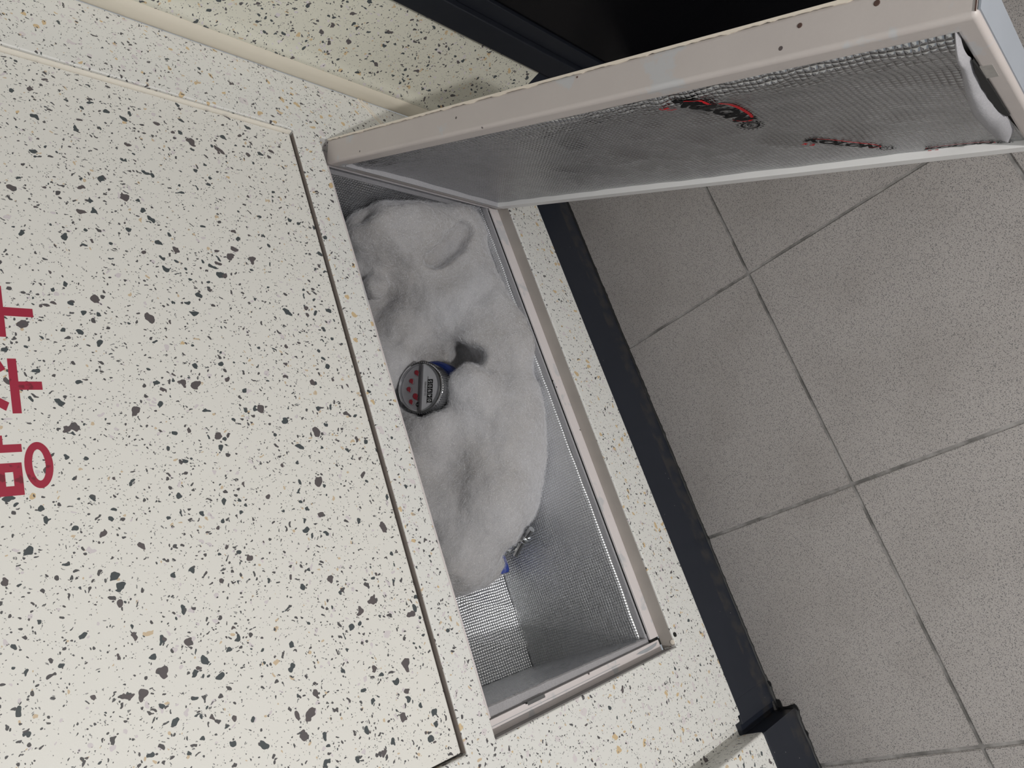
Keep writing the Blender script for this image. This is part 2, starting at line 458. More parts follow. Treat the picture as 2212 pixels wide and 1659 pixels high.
# front frame: one folded sheet with two openings
bm = bmesh.new()
gx = [XR + .0006, X1, X2, XL]; gz = [SK, ZB, ZT, ZP, ZPT, 1.42]
vert = {}
def gv(x, y, z):
    k = (round(x, 5), round(y, 5), round(z, 5))
    if k not in vert: vert[k] = bm.verts.new((x, y, z))
    return vert[k]
cells = []
for i in range(3):
    for j in range(5):
        if i == 1 and j in (1, 3): continue
        bm.faces.new((gv(gx[i], 0, gz[j]), gv(gx[i + 1], 0, gz[j]), gv(gx[i + 1], 0, gz[j + 1]), gv(gx[i], 0, gz[j + 1])))
def ring_return(x0, x1, z0, z1, d, skip_bottom=False):
    c = [(x0, z0), (x1, z0), (x1, z1), (x0, z1)]
    for k in range(4):
        if skip_bottom and k == 0: continue
        a, b = c[k], c[(k + 1) % 4]
        bm.faces.new((gv(a[0], 0, a[1]), gv(b[0], 0, b[1]), gv(b[0], -d, b[1]), gv(a[0], -d, a[1])))
ring_return(X1, X2, ZB, ZT, RD); ring_return(X1, X2, ZP, ZPT, .022)
# outer return: along the same vertices
ox = gx; oz = gz
edge = [(x, gz[0]) for x in gx] + [(gx[3], z) for z in gz[1:]] + [(x, gz[-1]) for x in gx[::-1][1:]] + [(gx[0], z) for z in gz[::-1][1:-1]]
for k in range(len(edge)):
    a, b = edge[k], edge[(k + 1) % len(edge)]
    bm.faces.new((gv(a[0], 0, a[1]), gv(b[0], 0, b[1]), gv(b[0], -.03, b[1]), gv(a[0], -.03, a[1])))
cv = [e for e in bm.edges if abs(e.verts[0].co.x - XL) < 1e-5 and abs(e.verts[1].co.x - XL) < 1e-5 and min(e.verts[0].co.z, e.verts[1].co.z) <= SK + 1e-5
      and abs(e.verts[0].co.z - e.verts[1].co.z) < 1e-5]
bmesh.ops.bevel(bm, geom=cv, offset=.006, segments=4, affect='EDGES')
frame = bm_obj('front_frame', bm, M_CREAM, cab, bevel=.0016, seg=3)
# diagonal film seam low on the right stile
a = Vector((-.3950, .0002, .3942)); b = Vector((-.3425, .0002, .3515)); a = Vector((-.3866, .0002, .3876))
dv = (b - a).normalized(); nn = Vector((dv.z, 0, -dv.x))
for s, wd in ((0, .0021), (.0042, .0007)):
    bm = bmesh.new(); q = [a + nn * (s - wd / 2), b + nn * (s - wd / 2), b + nn * (s + wd / 2), a + nn * (s + wd / 2)]
    t = [bm.verts.new(v + Vector((0, .0006, 0))) for v in q]; u = [bm.verts.new(v - Vector((0, .0006, 0))) for v in q]
    bm.faces.new(t); bm.faces.new(u[::-1])
    for k in range(4): bm.faces.new((t[k], u[k], u[(k + 1) % 4], t[(k + 1) % 4]))
    adopt(bm_obj('film_seam', bm, M_SEAM, None, bevel=.0002), cab)
# screw hole with chipped edge at the opening's lower left corner
bm = bmesh.new(); lathe(bm, [(.0027, 0), (.0027, .0010)], frame_to((.3476, .0001, .1590), (0, 1, 0)), 20)
bm_obj('screw_hole', bm, M_GAP, cab)
bm = bmesh.new(); lathe(bm, [(.0030, 0), (.0026, .0005), (.0014, .0008)], frame_to((.3545, -.0035, .1632), (0, .3, 1)), 14)
bm_obj('paint_chip', bm, M_SEAM, cab, smooth=True)

# upper door, recessed in the frame, with its red Korean lettering
ud = box('upper_door', P1 + .0022, P2 - .0022, -.030, -.0042, ZP + .0028, ZPT - .003, M_CREAM_DOOR, cab, bevel=.0012)
box('door_gap', P1 - .0, P2, -.034, -.024, ZP, ZPT, M_GAP, cab)
def lx(x): return x + (x - .275) * .0081
def lz(z): return z - .0010
YL = -.0042
def stroke(bm, pts):
    prism_outline(bm, [(lx(x), lz(z)) for x, z in pts], lambda a, b: Vector((a, YL + .00025, b)), lambda a, b: Vector((a, YL - .0004, b)))
def bar(bm, x0, x1, z0, z1, sh=0): stroke(bm, [(x0, z0), (x1, z0 + sh), (x1, z1 + sh), (x0, z1)])
# bang
bm = bmesh.new()
bar(bm, .0935, .1000, .7846, .812); bar(bm, .0775, .0838, .7846, .812); bar(bm, .0838, .0935, .7846, .7897); bar(bm, .0838, .0935, .7942, .7992)
bar(bm, .0644, .0700, .7836, .813); bar(bm, .0578, .0644, .7938, .7990)
cx, cz = .0800, .7749
N = 40
for k in range(N):
    t0, t1 = 2 * math.pi * k / N, 2 * math.pi * (k + 1) / N
    stroke(bm, [(cx + .0165 * math.cos(t0), cz + .0082 * math.sin(t0)), (cx + .0165 * math.cos(t1), cz + .0082 * math.sin(t1)),
                (cx + .0112 * math.cos(t1), cz + .0038 * math.sin(t1)), (cx + .0112 * math.cos(t0), cz + .0038 * math.sin(t0))])
bm_obj('letter', bm, M_RED, ud, label='red Korean syllable with round lower ring')
# su
bm = bmesh.new()
bar(bm, .0003, .0420, .7813, .7865); bar(bm, .0180, .0243, .7675, .7813)
stroke(bm, [(.0180, .810), (.0243, .810), (.0400, .7900), (.0340, .7868 + .001)]); stroke(bm, [(.0180, .810), (.0243, .810), (.0085, .7880), (.0025, .7905)])
bm_obj('letter', bm, M_RED, ud, label='red Korean syllable in the middle of the word')
# gu
bm = bmesh.new()
bar(bm, -.0585, -.0168, .7855, .7907); bar(bm, -.0410, -.0340, .7678, .7855)
bar(bm, -.0560, -.0200, .8070, .8120); bar(bm, -.0560, -.0500, .7960, .8070)
bm_obj('letter', bm, M_RED, ud, label='red Korean syllable at the right end of the word')

box('dusty_ledge', P1 + .002, P2 - .001, -.021, -.0016, ZP - .0008, ZP + .0006, M_LEDGE, cab)
box('lit_edge', P1 - .0002, P1 + .0012, -.021, -.0007, ZP + .002, ZPT - .002, M_EDGE, cab)  # speckle-free strip over the return, its catch of light painted as paler cream
# door stop flange round the opening (pinkish enamel), lower lip in dusty primer
box('lower_lip', X1 + .002, X2 - .002, -RD, -.0022, ZB - .0012, ZB + .0004, M_LIP, cab)
box('side_lip', X2 - .0006, X2 + .0008, -RD, -.0016, ZB + .002, ZT - .002, M_SIDE, cab)  # side return facing away from the lamp, its shade put into the grey
box('stop_gap', X2 - .0165, X2 - .0125, -RD - .004, -RD - .0016, ZB, ZB + .0165, M_GAP, cab)
box('stop_gap', X2 - .0145, X2 - .007, -RD - .004, -RD + .0006, ZB + .0006, ZB + .0046, M_GAP, cab)
box('door_stop', X1, X2 - .0165, -RD - .003, -RD, ZB, ZB + .0165, M_ENAMEL, cab, bevel=.0006)
box('door_stop', X2 - .0135, X2, -RD - .003, -RD + .0012, ZB + .0045, ZT, M_ENAMEL, cab, bevel=.0006)
box('door_stop', X1, X1 + .020, -RD - .003, -RD, ZB + .017, ZT, M_ENAMEL, cab, bevel=.0006)
box('door_stop', X1 + .020, X2 - .0145, -RD - .003, -RD, ZT - .018, ZT, M_ENAMEL, cab, bevel=.0006)
# worn strip and latch notch on the left stop
def patch(name, pts, mat, y, th=.0004):
    bm = bmesh.new(); prism_outline(bm, pts, lambda a, b: Vector((a, y, b)), lambda a, b: Vector((a, y - th, b)))
    return bm_obj(name, bm, mat, cab)
M_WORN = plain('worn_bluish_steel', (.42, .44, .47), .45, 0, .5, .12, 60)
patch('worn_patch', [(.3490, .172), (.3520, .176), (.3535, .186), (.3540, .198), (.3532, .208), (.3515, .217), (.3505, .209), (.3503, .198), (.3498, .186)], M_WORN, -RD + .0016)
box('worn_line', .3525, .3530, -RD + .0011, -RD + .0014, .25, .452, M_WORN, cab)
box('worn_line', .3548, .3552, -RD + .0011, -RD + .0014, .26, .44, M_WORN, cab)
box('latch_notch', .3468, .3500, -RD - .0028, -RD + .0015, .375, .400, M_STEELD, cab)
box('latch_notch', .3468, .3482, -RD - .0026, -RD + .0017, .400, .4025, M_GAP, cab)

# niche shell and its insulation
NY, NZ0, NX0, NX1, NZ1 = -.223, .180, -.297, .3385, .500
bm = bmesh.new()
add_box(bm, NX0 - .012, NX1 + .012, -.345, -.335, ZB - .006, NZ1 + .012); add_box(bm, NX0 - .012, NX1 + .012, -.335, -RD - .006, ZB - .006, ZB + .004)
add_box(bm, NX0 - .012, NX1 + .012, -.335, -RD - .006, NZ1 + .002, NZ1 + .012); add_box(bm, NX0 - .012, NX0 - .006, -.335, -RD - .006, ZB, NZ1 + .006); add_box(bm, NX1 + .006, NX1 + .012, -.335, -RD - .006, ZB, NZ1 + .006)
bm_obj('niche_box', bm, M_STEEL_IN, cab)
box('lining_gap', NX0 + .02, X2 - .024, -RD - .0045, -RD - .0032, ZB + .004, ZB + .0165, M_GAP, cab)

def sheet(name, nu, nv, fn, mat, parent, uvf, th=0):
    V = []; UV = []; F = []
    for j in range(nv + 1):
        for i in range(nu + 1):
            u, v = i / nu, j / nv
            V.append(fn(u, v)); UV.append(uvf(u, v))
    for j in range(nv):
        for i in range(nu):
            a = j * (nu + 1) + i; F.append((a, a + 1, a + nu + 2, a + nu + 1))
    o = mesh_obj(name, V, F, mat, parent, True, UV)
    if th:
        m = o.modifiers.new('solid', 'SOLIDIFY'); m.thickness = th; m.offset = -1
    return o
def nz(*p): return noise.noise(p)
LX = NX1 - NX0
# floor sheet
YF = -.0335
sheet('foil_floor', 120, 40, lambda u, v: (NX0 + u * (LX + .004), YF + v * (NY - YF), NZ0 + .0012 * nz(u * 9, v * 4, .3) + .0009 * nz(u * 30, v * 12, 5) + .004 * max(0, v - .93) / .07 * 0), M_FOIL, cab, lambda u, v: (u * LX, v * .19), .002)
box('foam_edge', NX0, NX1 + .006, -.0338, -RD - .0048, NZ0 - .014, NZ0 + .0012, M_FOAM, cab, bevel=.0015)
box('foam_layer', NX0, NX1, NY - .02, -.034, NZ0 - .012, NZ0 - .0035, M_FOAM, cab)
# back sheet with creases
def backf(u, v):
    x = NX0 + u * LX; z = NZ0 - .0010 + v * (NZ1 - NZ0)
    cr = .004 * math.exp(-((x - .25 + (z - .2) * .5) / .006) ** 2) + .003 * math.exp(-((x - .30 + (z - .2) * .35) / .005) ** 2) + .003 * math.exp(-((x - .22 - (z - .25) * .2) / .005) ** 2)
    return (x, NY - .25 * (z - NZ0) + .003 * nz(u * 10, v * 6, 8) * min(1, v * 8) + .0015 + cr * (.6 + .8 * nz(u * 40, v * 30, 2)), z)
sheet('foil_back', 140, 60, lambda u, v: backf(1 - u, v), M_FOIL_BACK, cab, lambda u, v: ((1 - u) * LX, v * .32), .002)
# right end sheet (behind the hatch hinge), left end sheet bulging in
sheet('foil_end', 40, 50, lambda u, v: (NX0 + .003 + .003 * nz(u * 8, v * 8, 3) + .002 * math.sin(v * 40) * nz(u * 3, v * 3, 9), YF + u * (NY - .085 - YF), NZ0 + v * (NZ1 - NZ0)), M_FOIL_END, cab, lambda u, v: (u * .27, v * .32), .002)
def edge_x(z): return .3405 - .0045 * (z - .18) / .28 + .0006 * nz(z * 60, 1, 1) + .0004 * nz(z * 260, 4, 2)
def endl(u, v):
    z = NZ0 + .0005 + v * (NZ1 - NZ0)
    x0 = edge_x(z); k = min(1, u * 1.6)
    return (x0 + (NX1 - .001 - x0) * k * k * (3 - 2 * k) - .002 * math.sin(math.pi * u) + .001 * nz(u * 6, v * 8, 7), -.0262 + u * (NY - .085 + .0262), z)
sheet('foil_end', 40, 50, lambda u, v: endl(1 - u, v), M_FOIL_END, cab, lambda u, v: ((1 - u) * .27, v * .32), .0)
# exposed foam cut edges beside the stops
V = []; F = []
zs = np.linspace(NZ0 - .001, NZ1 - .01, 160)
for i, z in enumerate(zs):
    w_ = .0008 * nz(z * 300, 3, 3)
    V += [(.3515, -RD - .0044, z), (edge_x(z) + .0012, -RD - .0046 + w_ * .3, z), (edge_x(z) - .0002, -RD - .0060 + w_, z), (edge_x(z) + .0004, -RD - .012, z)]
    if i:
        b_ = 4 * i
        for k in range(3): F.append((b_ - 4 + k, b_ + k, b_ + k + 1, b_ - 3 + k))
mesh_obj('foam_edge', V, F, M_FOAM, cab, smooth=False)
box('foam_edge', NX0 - .002, NX0 + .0062, -RD - .024, -RD - .0035, NZ0, NZ1 - .01, M_FOAM, cab, bevel=.001)

# ---------------------------------------------------------------- hatch door, opened about 59 degrees
HA = 1.02178; HW = .6437; HT = .0277; HPX, HPY = -.29645, .00199; HZB, HZT = .1690, .4570
hc, hs = math.cos(HA), math.sin(HA)
def H(u, v, z): return Vector((HPX + u * hc + v * hs, HPY + u * hs - v * hc, z))
HM = Matrix(((hc, hs, 0, HPX), (hs, -hc, 0, HPY), (0, 0, 1, 0), (0, 0, 0, 1)))   # local (u, v, z) -> world
PK = .0080; FU0, FU1, FZ0, FZ1 = .0125, .6305, .1862, .4385
bm = bmesh.new()
def hv(u, v, z): return bm.verts.new(H(u, v, z))
o4 = [(0, HZB), (HW, HZB), (HW, HZT), (0, HZT)]; i4 = [(FU0, FZ0), (FU1, FZ0), (FU1, FZ1), (FU0, FZ1)]
A = [hv(u, 0, z) for u, z in o4]; B = [hv(u, HT, z) for u, z in o4]; Cc = [hv(u, HT, z) for u, z in i4]; D = [hv(u, HT - PK, z) for u, z in i4]
bm.faces.new(A)
for k in range(4):
    q = (k + 1) % 4
    bm.faces.new((A[k], A[q], B[q], B[k])); bm.faces.new((B[k], B[q], Cc[q], Cc[k])); bm.faces.new((Cc[k], Cc[q], D[q], D[k]))
bm.faces.new(D)
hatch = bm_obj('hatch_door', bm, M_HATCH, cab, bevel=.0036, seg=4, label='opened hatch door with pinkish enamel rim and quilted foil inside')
# the speckled film on its outside
box('outer_film', .001, HW - .001, -.0006, .0002, HZB + .001, HZT - .001, M_CREAM, hatch, M=HM)
# chipped film edge along the top
V = []; F = []
for i, u in enumerate(np.linspace(.002, HW - .002, 260)):
    e = .0009 + .0022 * max(0, nz(u * 55, 2, 1)) + .0008 * nz(u * 220, 5, 1)
    V += [H(u, -.0007, HZT - .003), H(u, -.0007, HZT + .0005), H(u, max(.0004, .0003 + e), HZT + .0004), H(u, max(.0004, .0003 + e), HZT - .0006)]
    if i:
        b_ = 4 * i
        for k in range(3): F.append((b_ - 4 + k, b_ + k, b_ + k + 1, b_ - 3 + k))
mesh_obj('film_edge', V, F, M_SEAM, hatch)
# foil insulation sheet
def fv(u, z):
    b = .0016 * nz(u * 9, z * 9, 1.7) + .0009 * nz(u * 34, z * 34, 4.2)
    A_ = .0018 + .0055 * max(0, u / .63) ** 1.5
    q = min(1, max(0, (z - .375) / .05)); q = q * q * (3 - 2 * q)
    e = min(1, max(0, (FZ1 - z) / .0125)) ** .6
    b += A_ * q * e * (1 + .35 * nz(u * 22, z * 40, 6)) + .0018 * q * nz(u * 80, z * 130, 3)
    b += .006 * math.exp(-((u - .628) / .03) ** 2) * math.exp(-((z - .30) / .09) ** 2)
    return HT - PK + .0022 + b
sheet('foil_sheet', 200, 84, lambda a, c: H(FU0 + .0006 + a * (FU1 - FU0 - .0012), fv(FU0 + a * (FU1 - FU0), FZ0 + c * (FZ1 - FZ0)), FZ0 + .0006 + c * (FZ1 - FZ0 - .0012)),
      M_FOIL_HATCH, hatch, lambda a, c: (a * (FU1 - FU0), c * (FZ1 - FZ0)))
# thin foam line along the lower and hinge edges
for (u0, u1, z0, z1) in ((FU0, FU1, HZB + .0045, FZ0 + .0010), (FU0 - .0002, FU0 + .0016, FZ0, FZ1)):
    box('rim_lip' if u0 == FU0 else 'foam_line', u0, u1, HT - PK, HT + .0002, z0, z1, M_RIM if u0 == FU0 else M_FOAM, hatch, M=HM)
# peeled foam flap at the free end, with the dark hole behind it
flap = [(.6305, .4426), (.6245, .4106), (.6193, .3714), (.6137, .3255), (.6092, .2766), (.6096, .2368), (.6146, .2110), (.6236, .2133), (.6290, .2351), (.6318, .2750), (.6282, .2926), (.6268, .3194), (.6268, .3477), (.6300, .3943), (.6310, .4202)]
def fl_pt(u, z, lift): return H(u, fv(min(u, FU1), z) + lift, z)
LFT = [(.207, .6195), (.211, .6146), (.2210, .6112), (.2368, .6096), (.2766, .6092), (.3255, .6137), (.3714, .6193), (.4106, .6245), (.4426, .6298)]
RGT = [(.207, .6215), (.2133, .6245), (.2351, .6290), (.2750, .6300), (.2926, .6280), (.3194, .6268), (.3477, .6270), (.3943, .6296), (.4202, .6308), (.4426, .6310)]
def ip(t, z): return float(np.interp(z, [q[0] for q in t], [q[1] for q in t]))
bm = bmesh.new(); rows = []
for z in np.linspace(.2072, .442, 34):
    a0, a1 = ip(LFT, z), ip(RGT, z); row = []
    for k in range(9):
        t = k / 8; u = a0 + (a1 - a0) * t
        row.append(bm.verts.new(fl_pt(u, z, -.0006 + .0062 * math.sin(math.pi * t) ** .6 + .0005 * nz(u * 150, z * 90, 2))))
    rows.append(row)
for p_, q_ in zip(rows, rows[1:]):
    for k in range(8): bm.faces.new((p_[k], p_[k + 1], q_[k + 1], q_[k]))
o = bm_obj('foam_flap', bm, M_FOAM, hatch, smooth=True, label='pale foam flap peeled from the foil at the free end')
sb = o.modifiers.new('sub', 'SUBSURF'); sb.levels = 1; sb.render_levels = 1
hole = [(.6310, .3980), (.6318, .3711), (.6322, .3347), (.6322, .2790), (.6300, .2800), (.6262, .2990), (.6272, .3110), (.6262, .3235), (.6272, .3360), (.6266, .3470), (.6280, .3610), (.6285, .3765)]
bm = bmesh.new(); prism_outline(bm, hole, lambda u, z: H(u, HT + .0012, z), lambda u, z: H(u, HT - .004, z))
bm_obj('torn_hole', bm, M_GAP, hatch, label='dark torn gap beside the foam flap')
# free end: bare bluish end cap, dirty tape smudge, weld line, rust spots
M_ENDCAP = plain('bluish_white_paint', (.33, .36, .41), .4, 0, .5, .06, 20)
box('end_cap', HW - .0004, HW + .0008, .001, HT - .004, HZB + .001, HZT - .001, M_ENDCAP, hatch, M=HM)
box('weld_line', HW - .0016, HW - .0010, .012, HT - .003, HZT - .0004, HZT + .0004, M_RUST, hatch, M=HM)
M_SMUDGE = plain('grey_smudge', (.36, .34, .32), .6, 0, .3, .25, 200)
box('tape_scrap', .6318, .6385, HT - .0006, HT + .0004, .362, .384, M_SMUDGE, hatch, M=HM)
for (u, v, r) in ((.5475, .0085, .0017), (.592, .0070, .0019), (.37, .004, .0009)):
    bm = bmesh.new(); lathe(bm, [(r, 0), (r * .8, .0003)], frame_to(H(u, v, HZT), (0, 0, 1)), 9)
    bm_obj('rust_spot', bm, M_RUST, hatch)

# printed marks on the hatch foil
def text_mesh(body, size, shear=0.0, bold=0.0, res=3):
    cu = bpy.data.curves.new('t', 'FONT'); cu.body = body; cu.size = size; cu.shear = shear; cu.offset = bold; cu.resolution_u = res
    to = bpy.data.objects.new('t', cu); COL.objects.link(to)
    dg = bpy.context.evaluated_depsgraph_get(); me = bpy.data.meshes.new_from_object(to.evaluated_get(dg))
    vs = [tuple(v.co) for v in me.vertices]; fs = [tuple(p.vertices) for p in me.polygons]
    bpy.data.objects.remove(to); bpy.data.curves.remove(cu); bpy.data.meshes.remove(me)
    return vs, fs
def subdivide(vs, fs, cuts=2):
    bm = bmesh.new(); bv = [bm.verts.new(v) for v in vs]
    for f in fs:
        try: bm.faces.new([bv[i] for i in f])
        except ValueError: pass
    for _ in range(2):
        es = [e for e in bm.edges if e.calc_length() > .004]
        if es: bmesh.ops.subdivide_edges(bm, edges=es, cuts=1)
    bmesh.ops.triangulate(bm, faces=bm.faces)
    bm.verts.index_update(); out = ([tuple(v.co) for v in bm.verts], [tuple(v.index for v in f.verts) for f in bm.faces]); bm.free(); return out
def print_mark(items, u0, z0, tilt, name, mat, label=None):
    """2D art (x right along the word, y up) laid on the hatch foil: x runs down the foil, y towards its free end."""
    V = []; F = []
    ct, st = math.cos(tilt), math.sin(tilt)
    for vs, fs in items:
        vs, fs = subdivide([(x, y, 0) for x, y, *_ in vs], fs)
        b = len(V)
        for x, y, _ in vs:
            X, Y = x * ct - y * st, x * st + y * ct
            u, z = u0 + Y, z0 - X
            V.append(H(u, fv(u, z) + .0010, z))
        F += [tuple(i + b for i in f) for f in fs]
    return mesh_obj(name, V, F, mat, hatch, label=label)
def arc_ring(cx, cy, rx, ry, t0, t1, w, n=28, ecc=1):
    vs = []; fs = []
    for k in range(n + 1):
        t = t0 + (t1 - t0) * k / n; ww = w * (math.sin(math.pi * (k / n)) * .85 + .15) if ecc else w
        vs += [(cx + rx * math.cos(t), cy + ry * math.sin(t)), (cx + (rx - ww) * math.cos(t), cy + (ry - ww) * math.sin(t))]
        if k: fs.append((2 * k - 2, 2 * k, 2 * k + 1, 2 * k - 1))
    return vs, fs
def shift(m, dx, dy): return ([(x + dx, y + dy) for x, y, *_ in m[0]], m[1])
def brand(u0, z0, tilt, sc_=1.0, sy_=1.0):
    black = [text_mesh('KOLON', .0235, .25, .0014), shift(text_mesh('Insulation', .0062, 0, 0), .030, -.0075),
             shift(text_mesh('ENERGY', .0058, .2, 0), .006, .0195)]
    black += [arc_ring(.098, .004, .0080, .0080, 0, 6.2832, .0020, 32, 0), shift(text_mesh('KS', .0062, 0, .0002), .0935, .0018)]
    for k in range(18):
        t = k * 6.2832 / 18
        black.append(([(.098 + r * math.cos(t + d), .004 + r * math.sin(t + d)) for r, d in ((.0095, -.07), (.0115, -.07), (.0115, .07), (.0095, .07))], [(0, 1, 2, 3)]))
    black = [([(v[0] * sc_, v[1] * sc_ * sy_) for v in m_[0]], m_[1]) for m_ in black]
    print_mark(black, u0, z0, tilt, 'printed_mark', M_INK, 'black printed word and round seal on foil')
    red = [arc_ring(.046, .0095, .043, .0135, 3.3, -.75, .0034, 40, 1), shift(text_mesh('5 3', .0115, 0, .0004), .004, -.0165)]
    red = [([(v[0] * sc_, v[1] * sc_ * sy_) for v in m_[0]], m_[1]) for m_ in red]
    print_mark(red, u0, z0, tilt, 'printed_swoosh', M_REDINK, 'red printed swoosh and figures on foil')
brand(.4420, .4290, .13)
brand(.4790, .2700, .72, .78, .72)
brand(.5560, .1940, 1.47, .60, .55)

# ---------------------------------------------------------------- polyester wadding
wad = thing('polyester_wadding', 'grey white fluffy polyester wadding stuffed round the meter in the foil niche', 'wadding', (-.05, -.12, .181))
LOBES = [  # centre, radii
    ((-.183, -.125, .190), (.107, .085, .102)), ((-.250, -.140, .240), (.060, .070, .080)), ((-.082, -.078, .191), (.060, .058, .060)),
    ((-.262, -.165, .300), (.055, .05, .090)), ((-.252, -.060, .199), (.034, .032, .034)), ((-.016, -.084, .268), (.036, .034, .034)),
    ((.043, -.118, .227), (.068, .066, .068)), ((.015, -.082, .210), (.050, .046, .048)), ((.100, -.136, .240), (.064, .066, .066)),
    ((.180, -.160, .300), (.044, .044, .048)), ((.145, -.128, .258), (.040, .040, .042)), ((-.190, -.128, .338), (.019, .019, .020)),
    ((.035, -.170, .292), (.046, .044, .060)), ((.120, -.175, .300), (.050, .045, .056)), ((-.135, -.150, .288), (.040, .036, .040)),
    ((-.110, -.125, .205), (.17, .090, .036)), ((.05, -.14, .20), (.10, .075, .03)), ((-.12, -.190, .30), (.16, .028, .10)), ((.08, -.195, .31), (.13, .024, .08)),
    ((.190, -.195, .255), (.030, .026, .050)), ((-.105, -.165, .345), (.030, .025, .020)), ((-.285, -.100, .21), (.02, .05, .03)),
    ((-.255, -.095, .300), (.046, .062, .085)), ((-.262, -.080, .235), (.036, .052, .050)), ((.016, -.138, .312), (.034, .034, .036)), ((-.085, -.150, .330), (.028, .03, .03)),
]
VX = .0038
ax_ = [np.arange(lo, hi, VX) for lo, hi in ((-.33, .27), (-.27, .03), (.15, .44))]
GX, GY, GZ = np.meshgrid(*ax_, indexing='ij')
KS = .011
acc = np.zeros_like(GX)
for c, rr in LOBES:
    px_, py_, pz_ = GX - c[0], GY - c[1], GZ - c[2]
    k0 = np.sqrt((px_ / rr[0]) ** 2 + (py_ / rr[1]) ** 2 + (pz_ / rr[2]) ** 2) + 1e-9
    k1 = np.sqrt((px_ / rr[0] ** 2) ** 2 + (py_ / rr[1] ** 2) ** 2 + (pz_ / rr[2] ** 2) ** 2) + 1e-9
    acc += np.exp(np.clip(-(k0 * (k0 - 1) / k1) / KS, -60, 60))
sd = -KS * np.log(acc + 1e-26) + .004
# hollows: around the meter's dial, the dark hole beside it, the cleft near the hinge end
CARVES = [((-.268, -.080, .365), .012, .02)]
for p_, r_, n_s in (((-.058, -.092, .282), .019, 3), ((-.069, -.079, .267), .020, 6), ((-.060, -.070, .256), .013, 5), ((-.222, -.080, .268), .017, 1), ((-.226, -.068, .255), .019, 1), ((-.233, -.055, .241), .018, 1), ((-.246, -.042, .226), .012, 1)):
    for k in range(n_s):
        CARVES.append(((p_[0] - .0055 * k, p_[1] - .0125 * k, p_[2] - .0115 * k), r_, .006 if n_s > 1 else .014))
def smax(a_, b_, k_): 
    h_ = np.clip(.5 + .5 * (a_ - b_) / k_, 0, 1); return b_ * (1 - h_) + a_ * h_ + k_ * h_ * (1 - h_)
for c, rad, k_ in CARVES:
    sd = smax(sd, rad - np.sqrt((GX - c[0]) ** 2 + (GY - c[1]) ** 2 + (GZ - c[2]) ** 2), k_)
# room for the meter itself: a slanted cylinder
mc_, mn_ = (-.036, -.118, .325), np.array([.02, .34, .94]) / np.linalg.norm([.02, .34, .94])
qx, qy, qz = GX - mc_[0], GY - mc_[1], GZ - mc_[2]
hh_ = qx * mn_[0] + qy * mn_[1] + qz * mn_[2]
rad_ = np.sqrt(np.maximum(qx ** 2 + qy ** 2 + qz ** 2 - hh_ ** 2, 0))
sd = smax(sd, -np.maximum(rad_ - .0370, -(hh_ + .06)) , .008)
# surface nets
ins = sd < 0
nx_, ny_, nz_ = ins.shape
cnt = np.zeros((nx_ - 1, ny_ - 1, nz_ - 1)); sx_ = np.zeros(cnt.shape + (3,))
corner = [(i, j, k) for i in (0, 1) for j in (0, 1) for k in (0, 1)]
def sub(A_, c): return A_[c[0]:nx_ - 1 + c[0], c[1]:ny_ - 1 + c[1], c[2]:nz_ - 1 + c[2]]
for a_i in range(8):
    for b_i in range(a_i + 1, 8):
        ca, cb = corner[a_i], corner[b_i]
        if sum(abs(p - q) for p, q in zip(ca, cb)) != 1: continue
        va, vb = sub(sd, ca), sub(sd, cb); crs = (va < 0) != (vb < 0)
        t_ = np.where(crs, va / np.where(crs, va - vb, 1), 0)
        cnt += crs
        for d_ in range(3): sx_[..., d_] += np.where(crs, ca[d_] + t_ * (cb[d_] - ca[d_]), 0)
act = cnt > 0; idm = -np.ones(cnt.shape, dtype=np.int64); idm[act] = np.arange(act.sum())
ijk = np.argwhere(act)
co = (ijk + sx_[act] / cnt[act][:, None]) * VX + np.array([a_[0] for a_ in ax_])
quads_ = []
for d_ in range(3):
    e1, e2 = [(1, 2), (2, 0), (0, 1)][d_]
    lo = [slice(1, -1)] * 3; lo[d_] = slice(0, -1)
    hi = [slice(1, -1)] * 3; hi[d_] = slice(1, None)
    A_, B_ = ins[tuple(lo)], ins[tuple(hi)]
    for flip in (False, True):
        w_ = np.argwhere(A_ & ~B_) if not flip else np.argwhere(~A_ & B_)
        base_ = w_.copy(); off_ = np.array([1, 1, 1]); off_[d_] = 0; base_ = base_ + off_
        u1 = np.zeros(3, int); u1[e1] = 1; u2 = np.zeros(3, int); u2[e2] = 1
        cs = [base_, base_ - u1, base_ - u1 - u2, base_ - u2]
        q_ = np.stack([idm[c_[:, 0], c_[:, 1], c_[:, 2]] for c_ in cs], 1)
        if flip: q_ = q_[:, ::-1]
        quads_.append(q_[(q_ >= 0).all(1)])
quads_ = np.concatenate(quads_)
wm = bpy.data.meshes.new('wool_body'); wm.from_pydata([tuple(v) for v in co], [], [tuple(int(i) for i in q) for q in quads_]); wm.update()
tmp = bpy.data.objects.new('tmp', wm); COL.objects.link(tmp)
m = tmp.modifiers.new('s', 'SMOOTH'); m.factor = .5; m.iterations = 4
dg = bpy.context.evaluated_depsgraph_get(); w2 = bpy.data.meshes.new_from_object(tmp.evaluated_get(dg))
bpy.data.objects.remove(tmp); bpy.data.meshes.remove(wm); wm = w2
nv = len(wm.vertices); co = np.empty(nv * 3); wm.vertices.foreach_get('co', co); co = co.reshape(-1, 3)
no = np.empty(nv * 3); wm.vertices.foreach_get('normal', no); no = no.reshape(-1, 3)
dsp = np.array([.0075 * noise.noise((x * 19, y * 19, z * 19)) + .0030 * noise.noise((x * 45, y * 45 + 3, z * 45)) + .0013 * noise.noise((x * 130, y * 130, z * 130 + 9)) for x, y, z in co])
co = co + no * dsp[:, None]
